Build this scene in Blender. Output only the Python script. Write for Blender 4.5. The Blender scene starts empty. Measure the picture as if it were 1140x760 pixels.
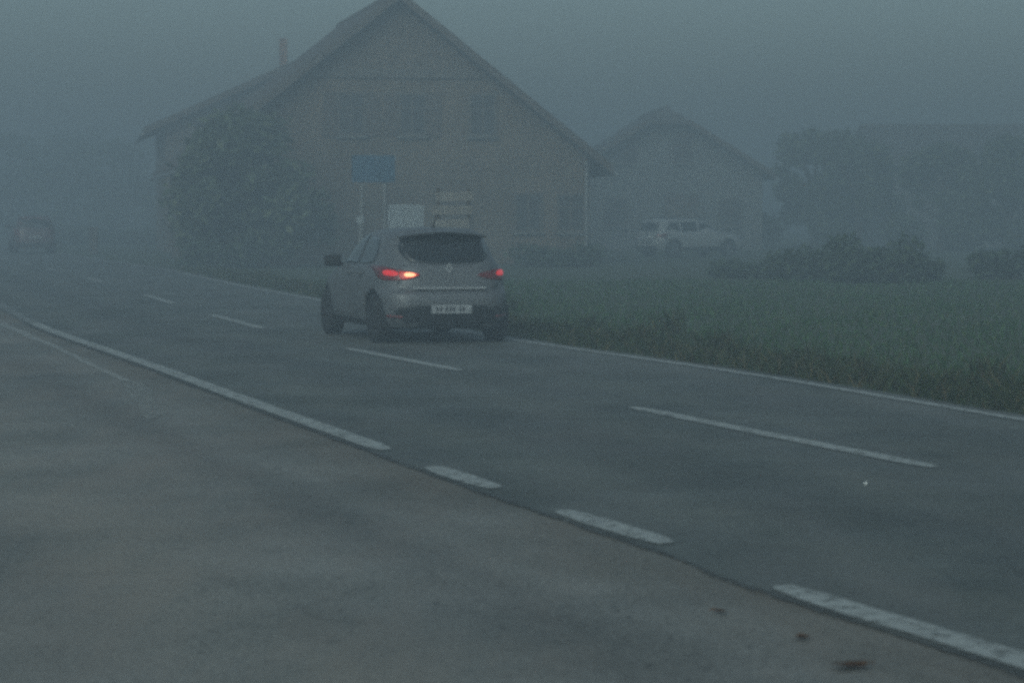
import bpy, bmesh, math, random
import numpy as np
from mathutils import Vector, Matrix
from mathutils.bvhtree import BVHTree

random.seed(7)
rng = np.random.default_rng(11)
R = math.radians
S = bpy.context.scene
COL = S.collection

# ---------------------------------------------------------------- camera model
F, CX, CY, HOR, H = 3000.0, 570.0, 380.0, 240.0, 1.6     # photograph pixels, metres
PITCH = math.atan((CY - HOR) / F)
def ray(px, py):
    u, v = (px - CX) / F, (CY - py) / F
    c, s = math.cos(PITCH), math.sin(PITCH)
    return Vector((u, c + v * s, v * c - s))
def G(px, py):                                            # point of the flat ground
    r = ray(px, py)
    t = -H / r.z
    return Vector((r.x * t, r.y * t, 0))
def gx(px, Y): return (px - CX) / F * Y
def at(px, py, Y):                                        # point at distance Y ahead
    r = ray(px, py)
    t = Y / r.y
    return Vector((r.x * t, Y, H + r.z * t))

# ---------------------------------------------------------------- helpers
def tag(o, label=None, cat=None, group=None, kind=None):
    if label: o['label'] = label
    if cat: o['category'] = cat
    if group: o['group'] = group
    if kind: o['kind'] = kind
    return o

def empty(name, loc=(0, 0, 0), rz=0):
    o = bpy.data.objects.new(name, None)
    COL.objects.link(o)
    o.location = loc
    o.rotation_euler = (0, 0, rz)
    o.empty_display_size = .2
    return o

def link(name, me, parent=None, mat=None, smooth=False):
    o = bpy.data.objects.new(name, me)
    COL.objects.link(o)
    if parent is not None: o.parent = parent
    if mat is not None:
        me.materials.clear()
        me.materials.append(mat)
    if smooth:
        for p in me.polygons: p.use_smooth = True
    return o

def obj(name, bm, mat=None, parent=None, smooth=False, bevel=0.0, seg=2):
    if bevel:
        bmesh.ops.bevel(bm, geom=[e for e in bm.edges if len(e.link_faces) == 2 and e.calc_face_angle(0) > .5],
                        offset=bevel, segments=seg, affect='EDGES', profile=.5)
    bmesh.ops.recalc_face_normals(bm, faces=bm.faces)
    me = bpy.data.meshes.new(name)
    bm.to_mesh(me)
    bm.free()
    return link(name, me, parent, mat, smooth)

def box(bm, x0, x1, y0, y1, z0, z1):
    v = [bm.verts.new((x, y, z)) for z in (z0, z1) for y in (y0, y1) for x in (x0, x1)]
    for f in ((0, 2, 3, 1), (4, 5, 7, 6), (0, 1, 5, 4), (2, 6, 7, 3), (0, 4, 6, 2), (1, 3, 7, 5)):
        bm.faces.new([v[i] for i in f])
    return bm

def boxo(name, dims, mat, parent=None, bevel=0.0):
    return obj(name, box(bmesh.new(), *dims), mat, parent, bevel=bevel)

def prism(bm, pts, d):                                    # polygon pts (Vectors) pushed along d
    a = [bm.verts.new(p) for p in pts]
    b = [bm.verts.new(Vector(p) + Vector(d)) for p in pts]
    bm.faces.new(a)
    bm.faces.new(b[::-1])
    n = len(a)
    for i in range(n):
        bm.faces.new((a[i], b[i], b[(i + 1) % n], a[(i + 1) % n]))
    return bm

def tube(bm, pts, rad, n=8):
    pts = [Vector(p) for p in pts]
    rings = []
    for i, p in enumerate(pts):
        d = (pts[min(i + 1, len(pts) - 1)] - pts[max(i - 1, 0)]).normalized()
        a = d.cross(Vector((0, 1, 0) if abs(d.y) < .9 else (1, 0, 0))).normalized()
        b = d.cross(a)
        r = rad[i] if isinstance(rad, (list, tuple)) else rad
        rings.append([bm.verts.new(p + r * (math.cos(k * math.tau / n) * a + math.sin(k * math.tau / n) * b)) for k in range(n)])
    for r0, r1 in zip(rings, rings[1:]):
        for k in range(n):
            bm.faces.new((r0[k], r0[(k + 1) % n], r1[(k + 1) % n], r1[k]))
    bm.faces.new(rings[0][::-1])
    bm.faces.new(rings[-1])
    return bm

def lathe_x(bm, prof, n=32, x0=0):                        # profile (x, r) turned about the x axis
    rings = [[bm.verts.new((x0 + x, r * math.cos(k * math.tau / n), r * math.sin(k * math.tau / n))) for k in range(n)] for x, r in prof]
    for a, b in zip(rings, rings[1:]):
        for k in range(n):
            bm.faces.new((a[k], a[(k + 1) % n], b[(k + 1) % n], b[k]))
    bm.faces.new(rings[0][::-1])
    bm.faces.new(rings[-1])
    return bm

# ---------------------------------------------------------------- materials
def mat(name, col, rough=.6, metal=0.0, spec=.4, var=.0, scale=4.0, bump=0.0, bscale=60.0, emit=None, estr=0.0, col2=None, coat=0.0, detail=6):
    m = bpy.data.materials.new(name)
    m.use_nodes = True
    nt = m.node_tree
    b = nt.nodes['Principled BSDF']
    b.inputs['Base Color'].default_value = (*col, 1)
    b.inputs['Roughness'].default_value = rough
    b.inputs['Metallic'].default_value = metal
    b.inputs['Specular IOR Level'].default_value = spec
    b.inputs['Coat Weight'].default_value = coat
    tc = nt.nodes.new('ShaderNodeTexCoord')
    if var or col2:
        n = nt.nodes.new('ShaderNodeTexNoise')
        n.inputs['Scale'].default_value = scale
        n.inputs['Detail'].default_value = detail
        n.inputs['Roughness'].default_value = .65
        nt.links.new(tc.outputs['Object'], n.inputs['Vector'])
        r = nt.nodes.new('ShaderNodeValToRGB')
        c2 = col2 or tuple(c * (1 - var) for c in col)
        c1 = col if col2 else tuple(min(1, c * (1 + var)) for c in col)
        r.color_ramp.elements[0].position, r.color_ramp.elements[1].position = .32, .68
        r.color_ramp.elements[0].color = (*c2, 1)
        r.color_ramp.elements[1].color = (*c1, 1)
        nt.links.new(n.outputs['Fac'], r.inputs['Fac'])
        nt.links.new(r.outputs['Color'], b.inputs['Base Color'])
    if bump:
        n2 = nt.nodes.new('ShaderNodeTexNoise')
        n2.inputs['Scale'].default_value = bscale
        n2.inputs['Detail'].default_value = 4
        nt.links.new(tc.outputs['Object'], n2.inputs['Vector'])
        bp = nt.nodes.new('ShaderNodeBump')
        bp.inputs['Strength'].default_value = bump
        bp.inputs['Distance'].default_value = .02
        nt.links.new(n2.outputs['Fac'], bp.inputs['Height'])
        nt.links.new(bp.outputs['Normal'], b.inputs['Normal'])
    if emit:
        b.inputs['Emission Color'].default_value = (*emit, 1)
        b.inputs['Emission Strength'].default_value = estr
    return m

def asphalt(name, c_dark, c_lite, dirt, dirt_amt, rough, crack=0.0, bands=()):
    """Worn asphalt: large mottling, aggregate grain, oily and dirty patches, hairline cracks."""
    m = bpy.data.materials.new(name)
    m.use_nodes = True
    nt = m.node_tree
    L = nt.links.new
    b = nt.nodes['Principled BSDF']
    tc = nt.nodes.new('ShaderNodeTexCoord')
    def noise(scale, detail=5, rough_=.6, vec=None):
        n = nt.nodes.new('ShaderNodeTexNoise')
        n.inputs['Scale'].default_value = scale
        n.inputs['Detail'].default_value = detail
        n.inputs['Roughness'].default_value = rough_
        L(vec or tc.outputs['Object'], n.inputs['Vector'])
        return n.outputs['Fac']
    def ramp(fac, p0, p1, a=(0, 0, 0), c=(1, 1, 1)):
        r = nt.nodes.new('ShaderNodeValToRGB')
        r.color_ramp.elements[0].position, r.color_ramp.elements[1].position = p0, p1
        r.color_ramp.elements[0].color, r.color_ramp.elements[1].color = (*a, 1), (*c, 1)
        L(fac, r.inputs['Fac'])
        return r.outputs['Color']
    def mix(fac, a, c, mode='MIX'):
        x = nt.nodes.new('ShaderNodeMix')
        x.data_type, x.blend_type = 'RGBA', mode
        if isinstance(fac, float): x.inputs['Factor'].default_value = fac
        else: L(fac, x.inputs['Factor'])
        for s, v in ((6, a), (7, c)):
            if isinstance(v, tuple): x.inputs[s].default_value = (*v, 1)
            else: L(v, x.inputs[s])
        return x.outputs[2]
    base = ramp(noise(.55, 7, .62), .34, .68, c_dark, c_lite)
    grain = ramp(noise(46, 3, .7), .30, .72, (.52, .52, .52), (1.48, 1.48, 1.48))
    base = mix(1.0, base, grain, 'MULTIPLY')
    fleck = ramp(noise(19, 2, .5), .66, .74)
    base = mix(fleck, base, mix(1.0, base, (1.5, 1.5, 1.45), 'MULTIPLY'))
    pit = ramp(noise(11, 4, .7), .34, .41, (1, 1, 1), (0, 0, 0))
    base = mix(pit, base, mix(1.0, base, (.50, .50, .50), 'MULTIPLY'))
    mp = nt.nodes.new('ShaderNodeMapping')
    mp.inputs['Rotation'].default_value = (0, 0, R(-17))
    mp.inputs['Scale'].default_value = (1.0, .16, 1)
    L(tc.outputs['Object'], mp.inputs['Vector'])
    streak = ramp(noise(1.1, 6, .65, mp.outputs['Vector']), .44, .70)
    base = mix(mix(1.0, streak, (dirt_amt,) * 3, 'MULTIPLY'), base, dirt)
    if crack:
        v = nt.nodes.new('ShaderNodeTexVoronoi')
        v.feature = 'DISTANCE_TO_EDGE'
        v.inputs['Scale'].default_value = .38
        w = nt.nodes.new('ShaderNodeMix')
        w.data_type, w.blend_type = 'RGBA', 'LINEAR_LIGHT'
        w.inputs['Factor'].default_value = .12
        L(tc.outputs['Object'], w.inputs[6])
        nn = nt.nodes.new('ShaderNodeTexNoise')
        nn.inputs['Scale'].default_value = 1.7
        L(tc.outputs['Object'], nn.inputs['Vector'])
        L(nn.outputs['Color'], w.inputs[7])
        L(w.outputs[2], v.inputs['Vector'])
        ck = ramp(v.outputs['Distance'], .004, .012, (1, 1, 1), (0, 0, 0))
        gate = ramp(noise(.33, 2), .5, .58)
        ck = mix(1.0, ck, gate, 'MULTIPLY')
        base = mix(mix(1.0, ck, (crack,) * 3, 'MULTIPLY'), base, (.018, .018, .017))
    if bands:                                             # wear along the road: (centre, half width, colour factor, strength)
        um = nt.nodes.new('ShaderNodeUVMap'); um.uv_map = 'across'
        sx = nt.nodes.new('ShaderNodeSeparateXYZ'); L(um.outputs['UV'], sx.inputs[0])
        mp2 = nt.nodes.new('ShaderNodeMapping'); mp2.inputs['Scale'].default_value = (1, .22, 1)
        L(um.outputs['UV'], mp2.inputs['Vector'])
        def mth(op, a, c):
            n = nt.nodes.new('ShaderNodeMath'); n.operation = op
            for i_, v_ in enumerate((a, c)):
                if isinstance(v_, (int, float)): n.inputs[i_].default_value = v_
                elif v_ is not None: L(v_, n.inputs[i_])
            return n.outputs[0]
        for cen, hw_, colr, amt in bands:
            wig = mth('MULTIPLY', mth('SUBTRACT', noise(.9, 6, .7, mp2.outputs['Vector']), .5), hw_ * 2.4)
            d_ = mth('ABSOLUTE', mth('ADD', mth('SUBTRACT', sx.outputs['X'], cen), wig), None)
            f_ = ramp(mth('DIVIDE', d_, hw_), .15, 1.0, (1, 1, 1), (0, 0, 0))
            f_ = mix(1.0, f_, ramp(noise(3.2, 6, .75, mp2.outputs['Vector']), .25, .7, (.25, .25, .25)), 'MULTIPLY')
            base = mix(mix(1.0, f_, (amt,) * 3, 'MULTIPLY'), base, mix(1.0, base, colr, 'MULTIPLY'))
    L(base, b.inputs['Base Color'])
    L(ramp(noise(.8, 5), .3, .7, (rough - .1,) * 3, (rough + .12,) * 3), b.inputs['Roughness'])
    b.inputs['Specular IOR Level'].default_value = .35
    bp = nt.nodes.new('ShaderNodeBump')
    bp.inputs['Strength'].default_value = .5
    bp.inputs['Distance'].default_value = .012
    L(noise(60, 4, .7), bp.inputs['Height'])
    L(bp.outputs['Normal'], b.inputs['Normal'])
    return m

def worn_paint(name, col, wear=.5):
    """Road paint with bald spots; the asphalt below shows through real holes."""
    m = mat(name, col, .7, var=.14, scale=9, bump=.3, bscale=70)
    nt = m.node_tree
    b = nt.nodes['Principled BSDF']
    tc = next(n for n in nt.nodes if n.type == 'TEX_COORD')
    n = nt.nodes.new('ShaderNodeTexNoise')
    n.inputs['Scale'].default_value = 11
    n.inputs['Detail'].default_value = 8
    n.inputs['Roughness'].default_value = .75
    nt.links.new(tc.outputs['Object'], n.inputs['Vector'])
    r = nt.nodes.new('ShaderNodeValToRGB')
    r.color_ramp.elements[0].position = wear - .07
    r.color_ramp.elements[1].position = wear + .05
    r.color_ramp.elements[0].color = (.12, .12, .12, 1)
    nt.links.new(n.outputs['Fac'], r.inputs['Fac'])
    nt.links.new(r.outputs['Color'], b.inputs['Alpha'])
    return m

def islands(name, stops, rough=.75, trans=0.0):           # a random colour for each blade or leaf
    m = bpy.data.materials.new(name)
    m.use_nodes = True
    nt = m.node_tree
    b = nt.nodes['Principled BSDF']
    g = nt.nodes.new('ShaderNodeNewGeometry')
    r = nt.nodes.new('ShaderNodeValToRGB')
    el = r.color_ramp.elements
    while len(el) < len(stops): el.new(.5)
    for e, (p, c) in zip(el, stops):
        e.position = p
        e.color = (*c, 1)
    nt.links.new(g.outputs['Random Per Island'], r.inputs['Fac'])
    nt.links.new(r.outputs['Color'], b.inputs['Base Color'])
    b.inputs['Roughness'].default_value = rough
    b.inputs['Specular IOR Level'].default_value = .2
    return m

M = dict(
    road=asphalt('road_asphalt', (.068, .074, .065), (.124, .130, .114), (.155, .148, .138), .55, .66, .2, bands=((-.75, .45, (1.32, 1.30, 1.26), .8), (-2.35, .45, (1.30, 1.28, 1.24), .8), (-3.75, .4, (1.28, 1.28, 1.25), .7), (-1.55, .5, (.74, .75, .76), .7), (-5.4, .5, (1.35, 1.33, 1.28), .6))),
    apron=asphalt('forecourt_asphalt', (.150, .150, .138), (.250, .243, .224), (.252, .218, .188), .80, .85, .12, bands=((.15, .75, (.62, .57, .51), .95), (1.35, .45, (.62, .62, .63), .8), (2.6, .6, (1.22, 1.18, 1.12), .7), (5.0, 1.2, (.80, .82, .84), .7))),
    joint=worn_paint('bitumen_joint', (.075, .076, .070), .50),
    paint=worn_paint('road_paint', (.37, .38, .36), .45),
    paint_old=worn_paint('faded_paint', (.27, .275, .265), .50),
    soil=mat('field_soil', (.042, .074, .030), .9, col2=(.068, .068, .034), scale=1.2, bump=.6, bscale=12),
    grass=islands('grass_blades', [(0, (.020, .055, .018)), (.45, (.034, .082, .026)), (.85, (.052, .102, .034)), (1, (.095, .100, .045))]),
    verge=islands('verge_blades', [(0, (.018, .034, .010)), (.50, (.036, .058, .018)), (.80, (.068, .066, .028)), (1, (.120, .090, .044))]),
    leaf=islands('dark_leaves', [(0, (.042, .060, .034)), (.6, (.070, .092, .050)), (1, (.105, .120, .066))]),
    hedge=islands('hedge_leaves', [(0, (.030, .048, .030)), (.6, (.048, .072, .042)), (1, (.075, .100, .055))]),
    bark=mat('bark', (.055, .045, .036), .9, var=.4, scale=9, bump=.6),
    plaster=mat('plaster', (.125, .094, .066), .9, var=.30, scale=.7, bump=.25, bscale=30),
    plaster_pale=mat('pale_plaster', (.135, .138, .132), .9, var=.14, scale=1.1, bump=.25, bscale=30),
    timber=mat('weathered_timber', (.115, .088, .064), .85, var=.35, scale=5, bump=.3),
    timber_dark=mat('dark_timber', (.080, .064, .052), .8, var=.3, scale=6),
    tiles=mat('roof_tiles', (.088, .068, .056), .8, var=.35, scale=2.4, bump=.6, bscale=9),
    tiles_dark=mat('old_roof_tiles', (.085, .078, .074), .8, var=.3, scale=2.4, bump=.6, bscale=9),
    frame=mat('window_frame_paint', (.098, .082, .066), .6, var=.1),
    glassdark=mat('window_glass', (.045, .042, .040), .3, spec=.4),
    shutter=mat('shutter_paint', (.088, .066, .050), .7, var=.25, scale=8),
    brick=mat('chimney_brick', (.20, .12, .09), .9, var=.3, scale=12, bump=.4),
    silver=mat('car_paint_grey', (.135, .140, .147), .50, metal=.3, spec=.4, var=.07, scale=3, coat=.12),
    white=mat('car_paint_white', (.32, .33, .33), .35, spec=.5, var=.05, scale=3, coat=.3),
    red=mat('car_paint_red', (.105, .060, .063), .35, spec=.5, var=.08, scale=3, coat=.3),
    carglass=mat('car_glass', (.012, .015, .017), .06, spec=.6),
    plastic=mat('black_plastic', (.016, .017, .018), .6, var=.25, scale=14),
    rubber=mat('tyre_rubber', (.018, .018, .019), .85, var=.3, scale=20),
    rim=mat('alloy', (.30, .31, .32), .4, metal=.8, var=.15, scale=12),
    chrome=mat('chrome', (.70, .71, .72), .22, metal=.95),
    pale_metal=mat('pale_metal', (.36, .37, .38), .4, metal=.2),
    lens=mat('red_lens', (.14, .010, .010), .15, spec=.6, var=.2, scale=30),
    tail=mat('lit_tail_lamp', (.45, .02, .02), .2, emit=(1, .035, .045), estr=.42),
    brake=mat('lit_indicator_lamp', (.7, .25, .1), .2, emit=(1, .34, .17), estr=2.4),
    tail_glow=mat('red_lamp_halo', (.40, .02, .015), .2, emit=(1, .04, .03), estr=.26),  # glow colour for the halo round the lit indicator
    plate=mat('plate_white', (.29, .30, .31), .5, var=.06, scale=30),
    ink=mat('plate_ink', (.03, .03, .035), .6),
    blue=mat('sign_blue', (.055, .110, .165), .45, var=.12, scale=6),
    signwhite=mat('sign_pale', (.22, .25, .27), .5, var=.10, scale=8),
    signtan=mat('sign_tan', (.175, .168, .158), .6, var=.14, scale=8),
    steel=mat('galvanised_steel', (.22, .23, .235), .5, metal=.5, var=.15, scale=10),
    pinkrim=mat('sign_rim_red', (.30, .05, .06), .5, var=.1),
    deadleaf=mat('dead_leaf', (.115, .050, .018), .8, var=.4, scale=30),
    stone=mat('pale_stone', (.70, .70, .68), .7, var=.1, scale=40),
)

# ---------------------------------------------------------------- the road, from curves measured on the photograph
def curve(pts, head, tail):
    """Ground polyline through photo points, carried on along its end directions."""
    P = [G(*p) for p in pts]
    a = Vector((math.sin(R(head)), -math.cos(R(head)), 0))       # back past the camera
    b = Vector((-math.sin(R(tail)), math.cos(R(tail)), 0))
    P = [P[0] + a * 60, P[0] + a * 20, P[0] + a * 6] + P + [P[-1] + b * 15, P[-1] + b * 60, P[-1] + b * 200, P[-1] + b * 480]
    return P

def resample(P, Y0, Y1, step):
    """Smooth x(Y) through the points of P (Y grows along the road)."""
    ys = np.array([p.y for p in P]); xs = np.array([p.x for p in P])
    o = np.argsort(ys); ys, xs = ys[o], xs[o]
    Y = np.arange(Y0, Y1 + step * .5, step)
    m = np.gradient(xs, ys)
    i = np.clip(np.searchsorted(ys, Y) - 1, 0, len(ys) - 2)
    h = ys[i + 1] - ys[i]; t = (Y - ys[i]) / h
    X = (2*t**3 - 3*t**2 + 1)*xs[i] + (t**3 - 2*t**2 + t)*h*m[i] + (-2*t**3 + 3*t**2)*xs[i+1] + (t**3 - t**2)*h*m[i+1]
    return X, Y

centre = curve([(1045, 523), (705, 455), (508, 413), (388, 389), (295, 367), (238, 352), (170, 331.5), (90, 308)], 18.0, 14.5)
C_Y = np.concatenate([np.arange(-40, 120, .5), np.arange(120, 520, 10.)])
def fx(P, Y):
    X, _ = resample(P, Y, Y, 1.0)
    return float(X[0])
left_edge = curve([(1140, 740), (870, 656), (742, 608), (625, 571), (550, 545.5), (478, 521), (430, 503), (300, 456.5), (180, 412), (50, 366)], 18.5, 14.0)
right_edge = curve([(1140, 469), (855, 421), (570, 379), (345, 333), (270, 319), (185, 301)], 16.5, 14.5)

def across(o):
    """UV 'across': metres left of the edge line (u) and along the road (v), for wear that follows the traffic."""
    uv = o.data.uv_layers.new(name='across')
    for l in o.data.loops:
        c = o.data.vertices[l.vertex_index].co
        uv.data[l.index].uv = (fx(left_edge, c.y) - c.x, c.y)
def strip(name, PL, dl, PR, dr, Ys, z, m, wob=0.0, kind='structure', parent=None):
    bm = bmesh.new()
    row = None
    for Y in Ys:
        j = (rng.random(2) - .5) * wob
        a = bm.verts.new((fx(PL, Y) + dl + j[0], Y, z))
        b = bm.verts.new((fx(PR, Y) + dr + j[1], Y, z))
        if row: bm.faces.new((row[0], row[1], b, a))
        row = (a, b)
    o = obj(name, bm, m, parent)
    if kind: o['kind'] = kind
    for p in o.data.polygons:
        if p.normal.z < 0: p.flip()
    across(o)
    return o

NEAR = np.concatenate([np.arange(-40, 0, 4.), np.arange(0, 120, 1.), np.arange(120, 520, 20.)])
bm = bmesh.new()
bmesh.ops.create_grid(bm, x_segments=60, y_segments=60, size=560)
tag(obj('ground', bm, M['soil']), kind='structure')
strip('road', left_edge, -.13, right_edge, .28, NEAR, .008, M['road'], .03)
# the forecourt the photographer stands on: everything left of the road, narrowing to a shoulder far off
bm = bmesh.new(); row = None
for Y in NEAR[NEAR < 90]:
    xr = fx(left_edge, Y) - .06
    xl = xr - (26 if Y < 45 else max(1.0, 26 - (Y - 45) * 1.2))
    a, b = bm.verts.new((xl, Y, .004)), bm.verts.new((xr, Y, .004))
    if row: bm.faces.new((row[0], row[1], b, a))
    row = (a, b)
fc = tag(obj('forecourt', bm, M['apron']), kind='structure'); across(fc)
strip('asphalt_joint', left_edge, -.155, left_edge, -.10, np.arange(2, 40, .3), .0125, M['joint'], .05)

def dash(P, Y0, Y1, w, name='lane_marking', m='paint', wob=.014):
    Ys = np.concatenate([[Y0, Y0 + .12, Y0 + .3], np.linspace(Y0 + .55, Y1 - .55, max(4, int((Y1 - Y0) / .3))), [Y1 - .3, Y1 - .12, Y1]])
    bm = bmesh.new(); row = None
    for i, Y in enumerate(Ys):
        k = min(i, len(Ys) - 1 - i)
        q = w / 2 * (.45, .75, .92, 1)[min(k, 3)]               # scuffed, rounded ends
        j = (rng.random(2) - .5) * wob
        c_ = fx(P, Y)
        a = bm.verts.new((c_ - q + j[0], Y - .05 * w, .016)); b = bm.verts.new((c_ + q + j[1], Y + .25 * w, .016))
        if row: bm.faces.new((row[0], row[1], b, a))
        row = (a, b)
    o = obj(name, bm, M[m])
    o['kind'] = 'structure'
    for p in o.data.polygons:
        if p.normal.z < 0: p.flip()
    return o
for Y0 in (6.0, 16.96, 27.6, 37.9, 48.6, 64.5, 76, 87, 98, 109):
    Y1 = Y0 + (5.35 if Y0 < 60 else 5)
    if Y0 == 27.6: Y1 = 32.3
    dash(centre, Y0, Y1, .155)
gy = lambda y: G(570, y).y
for Y0, Y1 in ((7.2, gy(656)), (gy(608), gy(571)), (gy(546), gy(522))):
    dash(left_edge, Y0, Y1, .175, 'edge_marking')
dash(left_edge, gy(503), 40, .165, 'edge_line')
dash(left_edge, 40, 110, .15, 'edge_line', 'paint_old')
dash(right_edge, 2, 125, .12, 'edge_line', 'paint', .03)

def ground_poly(name, pts, z, m, jag=0.0, n=8):
    P = [G(*p) for p in pts]
    Q = []
    for a, b in zip(P, P[1:] + P[:1]):
        for k in range(n):
            q = a.lerp(b, k / n)
            Q.append((q.x + random.uniform(-jag, jag), q.y + random.uniform(-jag, jag) * 3, z))
    bm = bmesh.new()
    bm.faces.new([bm.verts.new(q) for q in Q])
    bmesh.ops.triangulate(bm, faces=bm.faces)
    o = obj(name, bm, m)
    o['kind'] = 'structure'
    for p in o.data.polygons:
        if p.normal.z < 0: p.flip()
    return o
ground_poly('faded_line', [(0, 362), (60, 388), (135, 424), (150, 427), (70, 389), (0, 357)], .0085, worn_paint('old_line_paint', (.34, .335, .31), .46), .02)
ground_poly('asphalt_patch', [(136, 428), (158, 426), (186, 462), (166, 468)], .0090, worn_paint('pale_patch', (.30, .295, .27), .50), .03)

# ---------------------------------------------------------------- grass: blades as one mesh each (nobody could count them)
def blades(name, pts, hts, wid, lean, m, label, cat='grass'):
    n = len(pts)
    ang = rng.random(n) * math.tau
    dx, dy = np.cos(ang), np.sin(ang)
    la = rng.random(n) * math.tau
    lx, ly = np.cos(la) * lean * hts, np.sin(la) * lean * hts
    V = np.zeros((n, 5, 3), np.float32)
    for k, (w, t, b) in enumerate(((-1, 0, 0), (1, 0, 0), (.8, .55, .35), (-.8, .55, .35), (0, 1, 1))):
        V[:, k, 0] = pts[:, 0] + dx * wid * w * .5 + lx * b
        V[:, k, 1] = pts[:, 1] + dy * wid * w * .5 + ly * b
        V[:, k, 2] = hts * t
    base = (np.arange(n) * 5)[:, None]
    q = (base + np.array([0, 1, 2, 3])).tolist(); t = (base + np.array([3, 2, 4])).tolist()
    me = bpy.data.meshes.new(name)
    me.from_pydata(V.reshape(-1, 3).tolist(), [], q + t)
    o = link(name, me, None, m)
    return tag(o, label, cat, kind='stuff')

def scatter(n, Y0, Y1, d0, d1, power=1.0):
    Y = Y0 + (Y1 - Y0) * rng.random(n) ** power
    e = np.array([fx(right_edge, y) for y in Y])
    X = e + d0 + (d1 - d0) * rng.random(n)
    return np.stack([X, Y], 1)
p = scatter(42000, 14, 80, .30, 1.5, 1.3)
# clumps
cl = rng.random(42000) < .6
cc = scatter(620, 14, 75, .34, 1.4, 1.2)[rng.integers(0, 620, 42000)]
p[cl] = cc[cl] + rng.normal(0, .09, (cl.sum(), 2))
e = np.array([fx(right_edge, y) for y in p[:, 1]])
p[:, 0] = np.maximum(p[:, 0], e + .27)
blades('verge_grass', p, (.05 + .13 * rng.random(len(p)) ** 1.5) * (1 + .9 * rng.random(len(p)) ** 6), .010 + .010 * rng.random(len(p)), .8, M['verge'], 'long dull green and straw-coloured grass along the road edge')
wc = scatter(46, 15, 70, .35, 2.6, 1.2)
p = np.repeat(wc, 60, axis=0) + rng.normal(0, .10, (46 * 60, 2))
hh = np.repeat(.16 + .26 * rng.random(46), 60) * (.5 + .6 * rng.random(46 * 60))
p[:, 0] = np.maximum(p[:, 0], np.array([fx(right_edge, y) for y in p[:, 1]]) + .27)
blades('verge_weeds', p, hh, .016 + .02 * rng.random(len(p)), .6, M['verge'], 'taller dark weed clumps scattered along the grass verge', 'weeds')
p = scatter(70000, 15, 66, .9, 26, 1.25)
p = p[(p[:, 0] < 2 + p[:, 1] * .26)]
blades('field_grass', p, (.04 + .08 * rng.random(len(p)) ** 1.5) * (.7 + .6 * np.sin(p[:, 0] * .9 + 2 * np.sin(p[:, 1] * .23)) ** 2), .016 + .014 * rng.random(len(p)), .5, M['grass'], 'short green field grass beyond the road verge')

# ---------------------------------------------------------------- vehicles
def ev(o):                                                # bake modifiers
    dg = bpy.context.evaluated_depsgraph_get()
    me = bpy.data.meshes.new_from_object(o.evaluated_get(dg))
    old = o.data
    o.modifiers.clear()
    o.data = me
    return o

def smooth_outline(pts, k=5):
    n = len(pts); out = []
    P = [Vector(p) for p in pts]
    for i in range(n):
        a, b, c, d = P[i - 1], P[i], P[(i + 1) % n], P[(i + 2) % n]
        for j in range(k):
            t = j / k
            out.append(.5 * ((2 * b) + (c - a) * t + (2 * a - 5 * b + 4 * c - d) * t * t + (3 * b - a - 3 * c + d) * t ** 3))
    return out

def patch(name, bvh, outline, view, off, m, parent, smooth=5, rings=7, depth=.03):
    """A panel or pane that follows the body: its outline seen from 'rear' or a side, laid onto the bodywork."""
    O = smooth_outline(outline, smooth) if smooth > 1 else [Vector(p) for p in outline]
    c = sum(O, Vector((0, 0))) / len(O)
    def hit(q):
        if view == 'rear': o_, d = Vector((q.x, -3, q.y)), Vector((0, 1, 0))
        elif view == 'front': o_, d = Vector((q.x, 8, q.y)), Vector((0, -1, 0))
        elif view == 'left': o_, d = Vector((-3, q.x, q.y)), Vector((1, 0, 0))
        else: o_, d = Vector((3, q.x, q.y)), Vector((-1, 0, 0))
        r = bvh.ray_cast(o_, d)
        if r[0] is None: return None, -d
        nrm = r[1] if r[1].dot(d) < 0 else -r[1]
        return r[0] + nrm * off, nrm
    bm = bmesh.new(); rows = []; last = None
    for k in range(rings + 1):
        s = 1 - k / (rings + .001) if k < rings else .02
        row = []
        for q in O:
            h, nrm = hit(c + (q - c) * s)
            if h is None: h = last or Vector((0, 0, 0))
            last = h
            row.append((h, nrm))
        rows.append(row)
    vr = [[bm.verts.new(h - nrm * depth) for h, nrm in rows[0]]] + [[bm.verts.new(h) for h, _ in row] for row in rows]
    n = len(O)
    for a, b in zip(vr, vr[1:]):
        for i in range(n):
            bm.faces.new((a[i], a[(i + 1) % n], b[(i + 1) % n], b[i]))
    bm.faces.new(vr[-1])
    return obj(name, bm, m, parent, smooth=True)

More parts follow.
